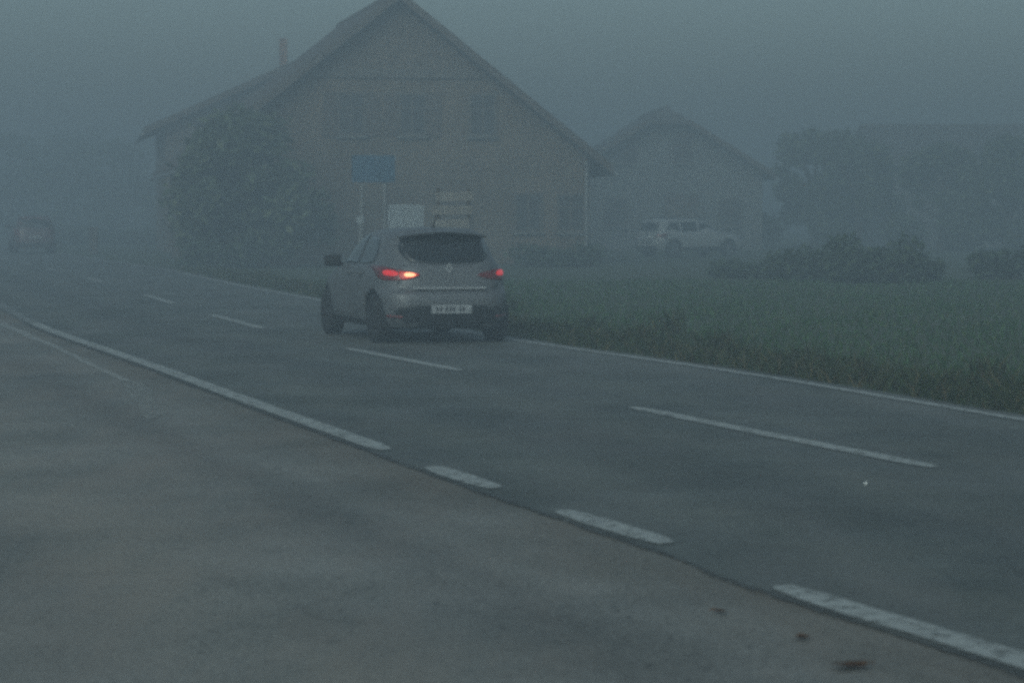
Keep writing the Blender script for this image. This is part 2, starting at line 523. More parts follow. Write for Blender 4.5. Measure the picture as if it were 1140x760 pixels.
def car_body(rings, arches, m, inner, parent, wheel_r, N=112):
    """Bodywork as horizontal slices: z, rear y, front y, half width, corner power rear / front."""
    bm = bmesh.new(); rows = []
    for z, yr, yf, hw, nr, nf in rings:
        yc, hl = (yr + yf) / 2, (yf - yr) / 2
        row = []
        for k in range(N):
            t = k * math.tau / N
            n = nr if math.sin(t) < 0 else nf
            cx, sy = math.cos(t), math.sin(t)
            p = 2 / n
            row.append(bm.verts.new((hw * math.copysign(abs(cx) ** p, cx), yc + hl * math.copysign(abs(sy) ** p, sy), z)))
        rows.append(row)
    for a, b in zip(rows, rows[1:]):
        for k in range(N):
            bm.faces.new((a[k], a[(k + 1) % N], b[(k + 1) % N], b[k]))
    for row, flip in ((rows[0], True), (rows[-1], False)):
        ctr = sum((v.co for v in row), Vector()) / N
        cv = bm.verts.new(ctr + Vector((0, 0, -.0 if flip else .006)))
        for k in range(N):
            bm.faces.new((row[(k + 1) % N], row[k], cv) if flip else (row[k], row[(k + 1) % N], cv))
    body = obj('body', bm, m, parent, smooth=True)
    body.data.materials.append(inner)
    hw = max(r[3] for r in rings)
    cut = bmesh.new()
    for y in arches:
        for s in (-1, 1):
            lathe_x(cut, [(-.14, wheel_r + .055), (.14, wheel_r + .055)], 40, s * (hw - .08))
            vs = [v for v in cut.verts if not v.tag]
            for v in vs:
                v.co.y += y; v.co.z += wheel_r; v.tag = True
    co = obj('arch_cutter', cut, inner)
    for p in co.data.polygons: p.material_index = 0
    md = body.modifiers.new('b', 'BOOLEAN')
    md.operation, md.object, md.solver = 'DIFFERENCE', co, 'EXACT'
    md.material_mode = 'TRANSFER'
    ev(body)
    bpy.data.objects.remove(co)
    return body

def wheel(parent, x, y, r, side, w=.20):
    h = obj('wheel', lathe_x(bmesh.new(), [(-.05, .06), (-.05, .15), (.02, .15), (.02, .06)], 24), M['plastic'], parent)
    h.location = (x, y, r)
    o = w / 2
    obj('tyre', lathe_x(bmesh.new(), [(-o, r * .66), (-o, r * .90), (-o * .85, r * .97), (-o * .5, r), (o * .5, r), (o * .85, r * .97), (o, r * .90), (o, r * .66), (o*.7, r*.62), (-o*.7, r*.62)], 40), M['rubber'], h, smooth=False)
    bm = lathe_x(bmesh.new(), [(side * (o - .06), r * .63), (side * (o - .02), r * .66), (side * (o - .02), r * .58), (side * (o - .06), r * .56)], 40)
    for k in range(5):
        a = k * math.tau / 5
        ca, sa = math.cos(a), math.sin(a)
        pts = [Vector((side * (o - .05), ca * u - sa * v, sa * u + ca * v)) for u, v in ((.02, -.035), (r * .6, -.022), (r * .6, .022), (.02, .035))]
        prism(bm, pts, (side * .025, 0, 0))
    obj('rim', bm, M['rim'], h)
    return h

def mirror(parent, x, y, z, s, m):
    bm = box(bmesh.new(), min(x, x + s * .20), max(x, x + s * .20), y - .05, y + .07, z, z + .15)
    for v in bm.verts:
        if v.co.y > y: v.co.z = z + .075 + (v.co.z - z - .075) * .6
    o = obj('mirror', bm, m, parent, bevel=.025, seg=3, smooth=True)
    boxo('mirror_glass', (min(x + s * .03, x + s * .18), max(x + s * .03, x + s * .18), y - .058, y - .046, z + .025, z + .125), M['carglass'], o)
    obj('bracket', tube(bmesh.new(), [(x - s * .06, y + .02, z + .02), (x + s * .05, y + .01, z + .05)], .022), m, o)
    return o

# --- the grey hatchback
def hatchback():
    root = empty('hatchback')
    tag(root, 'silver-grey hatchback with red tail lights lit, driving away on the near stretch of road', 'car')
    rings = [  # z, y rear, y front, half width, rear corner, front corner
        (.20, .16, 3.93, .78, 6, 4.2), (.225, .09, 3.98, .815, 6, 4.2), (.30, .045, 4.03, .845, 6, 4.2), (.42, .01, 4.06, .858, 6, 4.2),
        (.54, .0, 4.05, .866, 6, 4.2), (.620, .012, 4.01, .868, 6, 4.2), (.648, .030, 3.98, .868, 6, 4.2), (.655, .080, 3.975, .868, 6, 4.2),
        (.72, .092, 3.90, .868, 5.6, 4), (.80, .100, 3.72, .862, 5.4, 4), (.88, .112, 3.40, .846, 5.2, 4), (.94, .128, 3.14, .818, 5, 4), (.985, .150, 3.00, .782, 5, 4.2),
        (1.03, .185, 2.92, .756, 5, 4.4), (1.10, .235, 2.80, .728, 5, 4.6), (1.20, .300, 2.62, .684, 5, 4.6), (1.30, .362, 2.42, .632, 5, 4.6),
        (1.365, .410, 2.26, .588, 5, 4.4), (1.405, .440, 2.08, .535, 4.6, 4), (1.432, .50, 1.86, .45, 4, 3.6), (1.446, .66, 1.65, .32, 3.4, 3.2)]
    r = .312
    ya, yb = .655, 3.245
    body = car_body(rings, (ya, yb), M['silver'], M['plastic'], root, r)
    bvh = BVHTree.FromObject(body, bpy.context.evaluated_depsgraph_get())
    # glass
    rw = patch('rear_window', bvh, [(-.40, 1.015), (0, 1.0), (.40, 1.015), (.515, 1.06), (.572, 1.16), (.545, 1.275), (.45, 1.345), (.22, 1.375), (0, 1.38), (-.22, 1.375), (-.45, 1.345), (-.545, 1.275), (-.572, 1.16), (-.515, 1.06)], 'rear', .005, M['carglass'], root)
    obj('wiper', tube(bmesh.new(), [(.0, .150, 1.015), (.14, .166, 1.055), (.36, .17, 1.075)], .009, 6), M['plastic'], rw)
    for v in ('left', 'right'):
        patch('side_window', bvh, [(.86, 1.06), (1.0, 1.0), (1.50, .985), (1.60, 1.02), (1.60, 1.30), (1.46, 1.33), (1.12, 1.30), (.94, 1.20)], v, .005, M['carglass'], root, smooth=3)
        patch('side_window', bvh, [(1.67, 1.0), (1.9, .985), (2.60, .985), (2.62, 1.02), (2.42, 1.18), (2.22, 1.31), (1.9, 1.345), (1.67, 1.33)], v, .005, M['carglass'], root, smooth=3)
        for (d, hy) in (([(1.66, .33), (2.72, .33), (2.80, .55), (2.78, .95), (1.66, .96)], 1.76), ([(1.06, .45), (1.62, .33), (1.62, .96), (.98, .96), (1.0, .70)], 1.12)):
            dr = patch('door', bvh, d, v, .004, M['silver'], root, smooth=1, rings=9)
            s = -1 if v == 'left' else 1
            obj('handle', box(bmesh.new(), min(s * .866, s * .905), max(s * .866, s * .905), hy, hy + .18, .855, .885), M['silver'], dr, bevel=.008)
        patch('sill', bvh, [(1.06, .22), (2.86, .22), (2.86, .30), (1.06, .30)], v, .012, M['plastic'], root, smooth=1)
        s = -1 if v == 'left' else 1
        mirror(root, s * .80, 2.62, .935, s, M['plastic'])
        patch('headlight', bvh, [(.45 * s, .66), (.72 * s, .70), (.80 * s, .80), (.55 * s, .76)], 'front', .006, M['glassdark'], root)
        tl = patch('tail_light', bvh, [(s * .365, .862), (s * .50, .815), (s * .70, .795), (s * .80, .812), (s * .815, .900), (s * .79, .968), (s * .70, .945), (s * .52, .905)], 'rear', .012, M['lens'], root, smooth=4)
        patch('lit_lamp', bvh, [(s * .63, .862), (s * .69, .850), (s * .755, .862), (s * .765, .900), (s * .72, .918), (s * .65, .902)], 'rear', .018, M['tail'], tl, depth=.01)
        if s < 0:
            patch('lamp_halo', bvh, [(-.385, .865), (-.49, .822), (-.60, .815), (-.615, .895), (-.53, .900), (-.43, .884)], 'rear', .017, M['tail_glow'], tl, depth=.01)  # red halo round the indicator, put in as a glowing patch
            patch('lit_indicator', bvh, [(-.425, .862), (-.49, .840), (-.555, .848), (-.55, .880), (-.48, .884)], 'rear', .024, M['brake'], tl, depth=.01)
        patch('reflector', bvh, [(s * .60, .335), (s * .76, .345), (s * .76, .372), (s * .60, .362)], 'rear', .016, M['lens'], root, smooth=1)
    # tailgate edge, bumper skin, plate, badge
    patch('tailgate', bvh, [(-.60, .675), (0, .668), (.60, .675), (.64, .80), (.60, .93), (.57, .985), (0, .985), (-.57, .985), (-.60, .93), (-.64, .80)], 'rear', .004, M['silver'], root, smooth=2)
    dif = patch('diffuser', bvh, [(-.77, .232), (0, .225), (.77, .232), (.80, .36), (.74, .445), (.45, .485), (0, .495), (-.45, .485), (-.74, .445), (-.80, .36)], 'rear', .008, M['plastic'], root, smooth=2)
    boxo('ledge_highlight', (-.47, .47, .060, .100, .690, .712), M['pale_metal'], root, .004)  # pale strip stands in for light caught on the bumper ledge
    bm = box(bmesh.new(), -.26, .26, -.028, -.008, .385, .495)
    bmesh.ops.bevel(bm, geom=bm.edges[:], offset=.006, segments=2, affect='EDGES')
    x = -.20
    for wd_ in (.042, .040, 0, .044, .038, .046, 0, .040, .042):    # dark blurred strokes, not readable
        if wd_:
            old = set(bm.faces)
            box(bm, x, x + wd_ * .66, -.030, -.0275, .415, .468)
            for f_ in bm.faces:
                if f_ not in old: f_.material_index = 1
        x += wd_ * 1.15 if wd_ else .026
    pl = obj('number_plate', bm, None, root)
    pl.data.materials.append(M['plate']); pl.data.materials.append(M['ink'])
    bm = bmesh.new()
    for a in range(4):                                             # open diamond emblem
        q = [Vector((0, 0, .068)), Vector((.052, 0, 0)), Vector((0, 0, -.068)), Vector((-.052, 0, 0))]
        o_, p_ = q[a], q[(a + 1) % 4]
        prism(bm, [o_, p_, p_ * .40, o_ * .40], (0, -.014, 0))
    bd = obj('emblem', bm, M['pale_metal'], root, bevel=.003)
    bd.location = (0, .108, .945)
    # roof spoiler and aerial
    bm = bmesh.new(); n = 16; top = []
    for i in range(n + 1):
        t = i / n * 2 - 1
        x_ = .56 * t
        sag = .055 * t * t
        top.append((bm.verts.new((x_, .265 + .11 * abs(t) ** 3, 1.398 - sag)), bm.verts.new((x_, .62, 1.438 - sag * 1.25)), bm.verts.new((x_, .60, 1.398 - sag * 1.3)), bm.verts.new((x_, .285 + .11 * abs(t) ** 3, 1.374 - sag))))
    for a, b in zip(top, top[1:]):
        for k in range(4):
            bm.faces.new((a[k], b[k], b[(k + 1) % 4], a[(k + 1) % 4]))
    bm.faces.new(top[0][::-1]); bm.faces.new(top[-1])
    sp = obj('roof_spoiler', bm, M['silver'], root, smooth=False)
    boxo('brake_lamp', (-.14, .14, .262, .275, 1.378, 1.394), M['plastic'], sp)
    obj('antenna', tube(bmesh.new(), [(-.02, .78, 1.44), (-.02, .77, 1.475), (-.02, .62, 1.60)], [.028, .012, .005], 8), M['plastic'], root)
    obj('exhaust', tube(bmesh.new(), [(.46, .06, .235), (.46, .40, .24)], .028, 12), M['plastic'], root)
    boxo('underbody', (-.62, .62, .45, 3.6, .175, .215), M['plastic'], root)
    for y in (ya, yb):
        for s in (-1, 1):
            wheel(root, s * .755, y, r, s, .205)
    for c in root.children: c.location.y -= 0
    return root
car = hatchback()
car.location = G(502.5, 383.5)
car.rotation_euler.z = R(16.9)

# --- a taller estate / off-roader profile for the parked and distant cars
def suv(name, label, paint, detail=True):
    root = empty(name)
    tag(root, label, 'car')
    rings = [(.26, .10, 4.38, .80, 6, 4.5), (.32, .04, 4.44, .85, 6, 4.5), (.50, 0, 4.48, .885, 6, 4.5), (.70, .02, 4.46, .895, 6, 4.5), (.84, .05, 4.36, .895, 6, 4.5),
             (.93, .07, 4.12, .885, 6, 4.5), (.98, .08, 3.70, .872, 6, 4.5), (1.02, .09, 3.34, .85, 6, 4.5), (1.08, .11, 3.20, .815, 6, 5), (1.25, .18, 2.92, .76, 6, 5),
             (1.42, .26, 2.66, .70, 6, 5), (1.53, .34, 2.44, .645, 5.5, 4.5), (1.575, .42, 2.2, .57, 5, 4), (1.595, .6, 1.9, .44, 4, 4)]
    r = .345
    ya, yb = .80, 3.50
    body = car_body(rings, (ya, yb), paint, M['plastic'], root, r, 88)
    bvh = BVHTree.FromObject(body, bpy.context.evaluated_depsgraph_get())
    patch('rear_window', bvh, [(-.60, 1.06), (.60, 1.06), (.62, 1.2), (.54, 1.45), (-.54, 1.45), (-.62, 1.2)], 'rear', .006, M['carglass'], root, smooth=2)
    patch('windscreen', bvh, [(-.62, 1.10), (.62, 1.10), (.54, 1.47), (-.54, 1.47)], 'front', .006, M['carglass'], root, smooth=2)
    for s, v in ((-1, 'left'), (1, 'right')):
        patch('side_window', bvh, [(.45, 1.12), (1.12, 1.06), (1.12, 1.44), (.70, 1.42)], v, .006, M['carglass'], root, smooth=1)
        patch('side_window', bvh, [(1.22, 1.06), (1.98, 1.06), (1.98, 1.46), (1.22, 1.45)], v, .006, M['carglass'], root, smooth=1)
        patch('side_window', bvh, [(2.06, 1.06), (2.98, 1.08), (2.66, 1.36), (2.44, 1.46), (2.06, 1.46)], v, .006, M['carglass'], root, smooth=1)
        patch('tail_light', bvh, [(s * .62, .78), (s * .84, .78), (s * .84, 1.0), (s * .66, 1.0)], 'rear', .008, M['lens'], root, smooth=1)
        patch('headlight', bvh, [(s * .50, .74), (s * .80, .76), (s * .80, .88), (s * .52, .86)], 'front', .008, M['glassdark'], root, smooth=1)
        patch('sill', bvh, [(1.25, .29), (3.05, .29), (3.05, .42), (1.25, .42)], v, .012, M['plastic'], root, smooth=1)
        mirror(root, s * .84, 2.92, 1.06, s, paint)
        obj('roof_rail', tube(bmesh.new(), [(s * .56, .6, 1.585), (s * .60, .8, 1.62), (s * .60, 2.1, 1.62), (s * .56, 2.35, 1.56)], .018, 6), M['plastic'], root)
        for y in (ya, yb): wheel(root, s * .775, y, r, s, .22)
    patch('bumper', bvh, [(-.78, .30), (.78, .30), (.80, .50), (-.80, .50)], 'rear', .012, M['plastic'], root, smooth=1)
    boxo('number_plate', (-.26, .26, -.012, .03, .64, .75), M['plate'], root)
    return root
w = suv('off_roader', 'white off-road car parked behind the field, side on to the road', M['white'])
w.location = (gx(717, 104), 104, 0)
w.rotation_euler.z = R(-56)
w.scale = (1, 1, .93)
d = suv('distant_car', 'reddish car far down the road at the left, almost lost in the fog', M['red'])
d.location = (gx(40, 112), 112, 0)
d.rotation_euler.z = R(14)

# ---------------------------------------------------------------- houses
def window(parent, cx, z0, w, h, y=0.0, shutters=True, mull=True):
    """On a wall facing -y: frame (the part) with pane, sill and shutters as sub-parts."""
    bm = bmesh.new(); t = .08
    box(bm, cx - w/2, cx - w/2 + t, y - .06, y + .04, z0, z0 + h); box(bm, cx + w/2 - t, cx + w/2, y - .06, y + .04, z0, z0 + h)
    box(bm, cx - w/2 + t, cx + w/2 - t, y - .058, y + .04, z0, z0 + t); box(bm, cx - w/2 + t, cx + w/2 - t, y - .058, y + .04, z0 + h - t, z0 + h)
    if mull:
        box(bm, cx - .03, cx + .03, y - .05, y + .03, z0 + t, z0 + h - t)
        box(bm, cx - w/2 + t, cx - .03, y - .048, y + .03, z0 + h * .62, z0 + h * .62 + .05)
        box(bm, cx + .03, cx + w/2 - t, y - .048, y + .03, z0 + h * .62, z0 + h * .62 + .05)
    f = obj('window', bm, M['frame'], parent)
    boxo('pane', (cx - w/2 + t, cx + w/2 - t, y - .022, y + .02, z0 + t, z0 + h - t), M['glassdark'], f)
    boxo('sill', (cx - w/2 - .06, cx + w/2 + .06, y - .14, y + .02, z0 - .07, z0 - .003), M['plaster_pale'], f)
    if shutters:
        for s in (-1, 1):
            a = cx + s * (w / 2 + .03); b = cx + s * (w / 2 + .03 + w * .48)
            bm = box(bmesh.new(), min(a, b), max(a, b), y - .055, y - .004, z0, z0 + h)
            k = 0
            while z0 + .1 + k * .12 < z0 + h - .1:
                box(bm, min(a, b) + .05, max(a, b) - .05, y - .068, y - .05, z0 + .1 + k * .12, z0 + .16 + k * .12); k += 1
            obj('shutter', bm, M['shutter'], f)
    return f

def house(name, label, W, Ln, eave, ridge, m_wall, m_roof, over=.55, front_over=.8, hip=0.0, cat='house', t=.22, clad_z=None):
    """Gable front at local y=0 facing -y; ridge runs along +y. W is the wall width."""
    root = empty(name)
    tag(root, label, cat)
    a = W / 2
    sl = (ridge - eave) / (a + over)
    ew = eave + sl * over                                  # wall top under the roof
    top = ridge - hip
    hx = (ridge - top) / sl if hip else 0
    def section(y0, y1):
        return [Vector((-a, y0, 0)), Vector((a, y0, 0)), Vector((a, y0, ew - .02)), Vector((hx, y0, top - .03)), Vector((-hx, y0, top - .03)), Vector((-a, y0, ew - .02))] if hip else \
               [Vector((-a, y0, 0)), Vector((a, y0, 0)), Vector((a, y0, ew - .02)), Vector((0, y0, ridge - .03)), Vector((-a, y0, ew - .02))]
    wall = obj('wall', prism(bmesh.new(), section(0, Ln), (0, Ln, 0)), m_wall, root)
    # roof: two slabs, each cut back under the half hip
    bm = bmesh.new()
    yf, yb = -front_over, Ln + .5
    for s in (-1, 1):
        e0 = Vector((s * (a + over), yf, eave)); e1 = Vector((s * (a + over), yb, eave))
        if hip:
            run = hip * 1.1
            P = [e0, e1, Vector((0, yb, ridge)), Vector((0, yf + run, ridge)), Vector((s * hx, yf, top))]
        else:
            P = [e0, e1, Vector((0, yb, ridge)), Vector((0, yf, ridge))]
        prism(bm, P, (0, 0, t))
    if hip:
        prism(bm, [Vector((-hx, yf, top)), Vector((0, yf + hip * 1.1, ridge)), Vector((hx, yf, top))], (0, 0, t * .98))
    roof = obj('roof', bm, m_roof, root)
    obj('ridge_tiles', tube(bmesh.new(), [(0, yf + (hip * 1.1 if hip else 0), ridge + t * .8), (0, yb, ridge + t * .8)], .13, 8), m_roof, roof)
    for s in (-1, 1):
        P = [Vector((s * (a + over + .01), yf - .045, eave - .06)), Vector((s * (a + over + .01), yf - .045, eave + t + .02)), Vector((s * hx, yf - .045, top + t + .02)), Vector((s * hx, yf - .045, top - .06))]
        obj('bargeboard', prism(bmesh.new(), P, (0, .04, 0)), M['timber_dark'], roof)
        obj('gutter', tube(bmesh.new(), [(s * (a + over + .09), yf, eave - .03), (s * (a + over + .09), yb, eave - .03)], .07, 8), M['steel'], roof)
    if clad_z:
        k = (ridge - clad_z) / sl - .05
        bm = prism(bmesh.new(), [Vector((-k, -.05, clad_z)), Vector((k, -.05, clad_z)), Vector((0, -.05, ridge - .06))], (0, .045, 0))
        x = -k + .1
        while x < k - .1:                                   # board battens
            box(bm, x, x + .035, -.066, -.045, clad_z + .03, clad_z + .03 + max(.05, (k - abs(x)) * sl - .25)); x += .24
        obj('gable_cladding', bm, M['timber'], root)
        boxo('trim_board', (-k - .2, k + .2, -.11, -.002, clad_z - .28, clad_z - .003), M['frame'], root)
    return root, a, sl

h1, a1, sl1 = house('farmhouse', 'large farmhouse with a broad steep gable facing the road behind the grey car', 12.9, 15.0, 3.0, 8.62, M['plaster'], M['tiles'], over=.62, clad_z=6.35)
HY = 88.0
h1.location = (at(441, 240, HY).x, HY, 0)
h1.rotation_euler.z = R(10.5)
u = HY / F                                                  # metres per photo pixel at the gable
for px in (392, 459, 537):
    window(h1, (px - 441) * u / math.cos(R(10.5)), 4.18, .92, 1.42, shutters=(px != 537))
for px, w_ in ((588, .95), (636, .95), (285, .95), (340, .95)):
    window(h1, (px - 441) * u / math.cos(R(10.5)), 1.05, w_, 1.30, shutters=False)
dr = boxo('door', ((508 - 441) * u - .55, (508 - 441) * u + .55, -.045, .03, .12, 2.25), M['shutter'], h1)
boxo('handle', ((508 - 441) * u + .36, (508 - 441) * u + .46, -.10, -.046, 1.10, 1.14), M['steel'], dr)
boxo('doorstep', ((508 - 441) * u - .8, (508 - 441) * u + .8, -.9, -.001, 0, .12), M['plaster_pale'], h1)
obj('downpipe', tube(bmesh.new(), [(a1 - .12, -.08, 3.4), (a1 - .12, -.08, .1)], .05, 8), M['steel'], h1)
# side windows of the wall towards the road
for yy in (3.0, 7.0, 11.0):
    bm = box(bmesh.new(), -a1 - .05, -a1 + .03, yy, yy + 1.0, 1.05, 2.35)
    f = obj('window', bm, M['frame'], h1)
    boxo('pane', (-a1 - .06, -a1 - .02, yy + .09, yy + .91, 1.14, 2.26), M['glassdark'], f)

h2, a2, sl2 = house('cottage', 'small house with a clipped gable top, far back in fog right of the farmhouse', 9.0, 11.0, 3.35, 6.42, M['plaster_pale'], M['tiles_dark'], over=.5, hip=.6)
h2.location = (at(742, 240, 126).x, 126, 0)
h2.rotation_euler.z = R(3)
for x_ in (-1.9, .75):
    window(h2, x_, 4.0, 1.0, 1.35, shutters=False)
dd = boxo('door', (-.1, 1.5, -.05, .03, .1, 2.6), M['shutter'], h2)
boxo('handle', (1.22, 1.32, -.10, -.051, 1.15, 1.2), M['steel'], dd)
window(h2, -2.4, 1.1, 1.1, 1.3, shutters=False); window(h2, 3.0, 1.1, 1.1, 1.3, shutters=False)

h3, a3, sl3 = house('barn', 'low-pitched barn behind the left side of the farmhouse', 15.5, 16.0, 5.15, 9.05, M['timber'], M['tiles_dark'], over=.9, cat='barn')
h3.location = (at(335, 240, 118).x + 1.9, 118, 0)
h3.rotation_euler.z = R(9)
rf = next(c for c in h3.children if c.name.startswith('roof'))
boxo('chimney', (-2.72, -2.40, .9, 1.25, 7.6, 9.35), M['brick'], rf)
boxo('door', (-7.0, -3.9, -.06, .03, .05, 3.5), M['timber_dark'], h3)
window(h3, -5.4, 4.0, .9, .8, shutters=False, mull=False)

h4, a4, sl4 = house('outbuilding', 'long grey outbuilding at the right, a faint block beyond the trees', 8.0, 20.0, 4.2, 6.1, M['plaster_pale'], M['tiles_dark'], over=.5, cat='building')
h4.location = (at(985, 240, 138).x, 142, 0)
h4.rotation_euler.z = R(-88)
for yy in (3.2, 7.4, 12.0):
    bm = box(bmesh.new(), a4 - .03, a4 + .05, yy, yy + 1.1, 1.2, 2.5)
    f = obj('window', bm, M['frame'], h4)
    boxo('pane', (a4 + .02, a4 + .062, yy + .1, yy + 1.0, 1.3, 2.4), M['glassdark'], f)

# ---------------------------------------------------------------- trees and shrubs
def leaf_cloud(name, blobs, n, size, m, parent):
    """Leaf clumps through the volume of uneven blobs (cx, cy, cz, rx, ry, rz)."""
    wts = np.array([b[3] * b[4] * b[5] for b in blobs]); wts = wts / wts.sum()
    V = []; Fc = []
    for i in rng.choice(len(blobs), n, p=wts):
        b = blobs[i]
        d = rng.normal(0, 1, 3); d /= np.linalg.norm(d)
        r = rng.random() ** .45 * (1 + .12 * rng.normal())
        c = np.array(b[:3]) + d * r * np.array(b[3:])
        if c[2] < .03: c[2] = .03 + rng.random() * .1
        a = rng.normal(0, 1, 3); a /= np.linalg.norm(a)
        e = np.cross(a, rng.normal(0, 1, 3)); e /= np.linalg.norm(e)
        s = size * (.5 + rng.random())
        k = len(V)
        V += [c - a * s, c + e * s * .45, c + a * s, c - e * s * .45]
        Fc.append((k, k + 1, k + 2, k + 3))
    me = bpy.data.meshes.new(name)
    me.from_pydata([tuple(v) for v in V], [], Fc)
    return link(name, me, parent, m)

def tree(loc, h, rad, label, n=5200, trunk=.28, group='trees in the fog behind the field', leaf='leaf', name='tree', low=False, ragged=False):
    root = empty(name, loc)
    tag(root, label, 'tree', group)
    tb = bmesh.new()
    tube(tb, [(0, 0, 0), (.05, .02, h * .3), (-.04, .05, h * .55), (.03, 0, h * .9)], [trunk, trunk * .75, trunk * .5, .04], 10)
    blobs = []
    for k in range(9 if not ragged else 16):
        a = k * 2.4 + random.random()
        zz = h * random.uniform(.38, .85)
        rr = rad * (1 - abs(zz / h - .58) * 1.25) * random.uniform(.45, .8)
        tip = (math.cos(a) * rr, math.sin(a) * rr, zz)
        tube(tb, [(0, 0, zz * .62), (tip[0] * .6, tip[1] * .6, zz * .86), tip], [trunk * .4, trunk * .22, .02], 6)
        q = rad * (random.uniform(.34, .52) if not ragged else random.uniform(.14, .38))
        blobs.append((tip[0], tip[1], tip[2], q, q, q * random.uniform(.7, 1.0)))
    blobs.append((0, 0, h * .84, rad * .42, rad * .42, h * .15))
    if low:
        for k in range(8):
            q = random.uniform(.22, .42)
            blobs.append((random.uniform(-1, 1) * rad * .95, random.uniform(-.5, .5) * rad, h * random.uniform(.10, .45), rad * q, rad * q, h * q * .45))
    obj('trunk', tb, M['bark'], root)
    leaf_cloud('crown', blobs, n, .17, M[leaf], root)
    return root

def shrub(loc, w, d, h, label, n, group='shrubs along the field', name='shrub', leaf='hedge', size=.09):
    root = empty(name, loc)
    tag(root, label, 'shrub', group)
    sb = bmesh.new(); blobs = []
    k = max(3, int(w / .8))
    for i in range(k):
        x = (-.5 + (i + .5) / k) * w
        hh = h * random.uniform(.72, 1.0)
        tube(sb, [(x * .9, 0, 0), (x, random.uniform(-.1, .1), hh * .7)], [.035, .012], 5)
        blobs.append((x, random.uniform(-.2, .2) * d, hh * .55, w / k * .75, d * .5, hh * .45))
        blobs.append((x + random.uniform(-.2, .2), random.uniform(-.2, .2) * d, hh * .25, w / k * .8, d * .55, hh * .28))
    tube(sb, [(-.45 * w, 0, .01), (0, .02, .02), (.45 * w, 0, .01)], [.03, .05, .03], 5)
    obj('stem', sb, M['bark'], root)
    leaf_cloud('foliage', blobs, n, size, M[leaf], root)
    return root

tree((gx(908, 132), 132, 0), 5.9, 2.6, 'roundish tree in the fog just right of the small house', 7000, low=True, ragged=True)
tree((gx(955, 128), 128, 0), 5.2, 2.3, 'lower tree in the fog left of the grey outbuilding', 7000, low=True, ragged=True)
tree((gx(1050, 124), 124, 0), 5.0, 2.4, 'tree in the fog in front of the long outbuilding, left of a second one', 7000, low=True, ragged=True)
tree((gx(1120, 122), 122, 0), 5.3, 2.5, 'tree in the fog at the right edge in front of the outbuilding', 7000, low=True, ragged=True)
for px, Y, h_, r_, lb in ((12, 185, 7.6, 4.6, 'leftmost of the far trees added to darken the low sky, almost dissolved in fog'), (70, 205, 8.0, 5.0, 'second far tree from the left edge, added to darken the low sky'), (128, 190, 7.2, 4.2, 'far tree nearest the barn, added to darken the low sky')):  # trees added so the fog darkens towards the horizon at left
    tree((gx(px, Y), Y, 0), h_, r_, lb, 5000, group='far trees added to darken the low sky', low=True, ragged=True)
tree((gx(268, 84.5), 83.5, 0), 4.9, 2.7, 'dark leafy tree by the left front corner of the farmhouse', 9000, .13, group='garden trees by the farmhouse', low=True, ragged=True)
shrub((gx(905, 66), 66, 0), 2.0, 1.2, .85, 'low dark shrub between the white car and the larger bushes', 1600)
shrub((gx(972, 64), 64, 0), 2.2, 1.5, 1.25, 'largest dark bush at the far side of the field', 2400)
shrub((gx(1020, 65), 65, 0), 1.2, 1.1, .80, 'small bush on the right flank of the largest bush', 1000)
shrub((gx(840, 69), 69, 0), 1.9, 1.0, .60, 'very low shrub in front of the nose of the white car', 1200)
shrub((gx(1122, 68), 68, 0), 1.8, 1.2, 1.0, 'dark bush at the right edge beyond the field', 1500)
shrub((gx(245, 82), 82, 0), 2.2, 1.1, 1.1, 'bush at the foot of the farmhouse beside the road', 1500, group='bushes by the farmhouse')
shrub((gx(620, 84), 84, 0), 2.6, 1.0, .85, 'bush along the right half of the farmhouse front', 1500, group='bushes by the farmhouse')
hd = shrub((gx(130, 150), 150, 0), 7.5, 1.2, 1.15, 'long low hedge far off at the left of the farmhouse', 3200, group='bushes by the farmhouse', name='hedge', size=.12)

# ---------------------------------------------------------------- signs
def post(parent, x, z, r=.03, y=.04, m='steel'):
    return obj('post', tube(bmesh.new(), [(x, y, 0), (x, y, z)], r, 10), M[m], parent)
SY = 52.0
b = empty('blue_sign', (gx(416, SY), SY, 0)); b.rotation_euler.z = R(8)
tag(b, 'blue direction sign on two grey posts in front of the farmhouse', 'sign')
q = SY / F
zt, zb = at(416, 173, SY).z, at(416, 203, SY).z
bd = boxo('sign_board', (-24 * q, 24 * q, -.015, .012, zb, zt), M['blue'], b, .006)
post(b, -.22, zt - .02); post(b, .22, zt - .02)
m_ = empty('reflector_post', (gx(401, 50), 50, 0))
tag(m_, 'grey post with a small pale round reflector, left of the white board', 'post')
obj('post', tube(bmesh.new(), [(0, .02, 0), (0, .02, 1.55)], .028, 10), M['steel'], m_)
bm = bmesh.new()
bmesh.ops.create_cone(bm, cap_ends=True, segments=24, radius1=.075, radius2=.075, depth=.03, matrix=Matrix.Translation((0, -.03, at(401, 245, 50).z)) @ Matrix.Rotation(math.pi / 2, 4, 'X'))
obj('reflector', bm, M['signwhite'], m_)
w_ = empty('white_sign', (gx(452, 48), 48, 0)); w_.rotation_euler.z = R(6)
tag(w_, 'pale bluish-white notice board on posts just above the car roof', 'sign')
q = 48 / F
boxo('sign_board', (-20 * q, 20 * q, -.015, .015, at(452, 254, 48).z, at(452, 228, 48).z), M['signwhite'], w_, .006)
post(w_, -.2, at(452, 229, 48).z); post(w_, .2, at(452, 229, 48).z)
s_ = empty('sign_rack', (gx(505, 47), 47, 0)); s_.rotation_euler.z = R(4)
tag(s_, 'stack of three tan direction boards between two posts behind the car', 'sign')
q = 47 / F
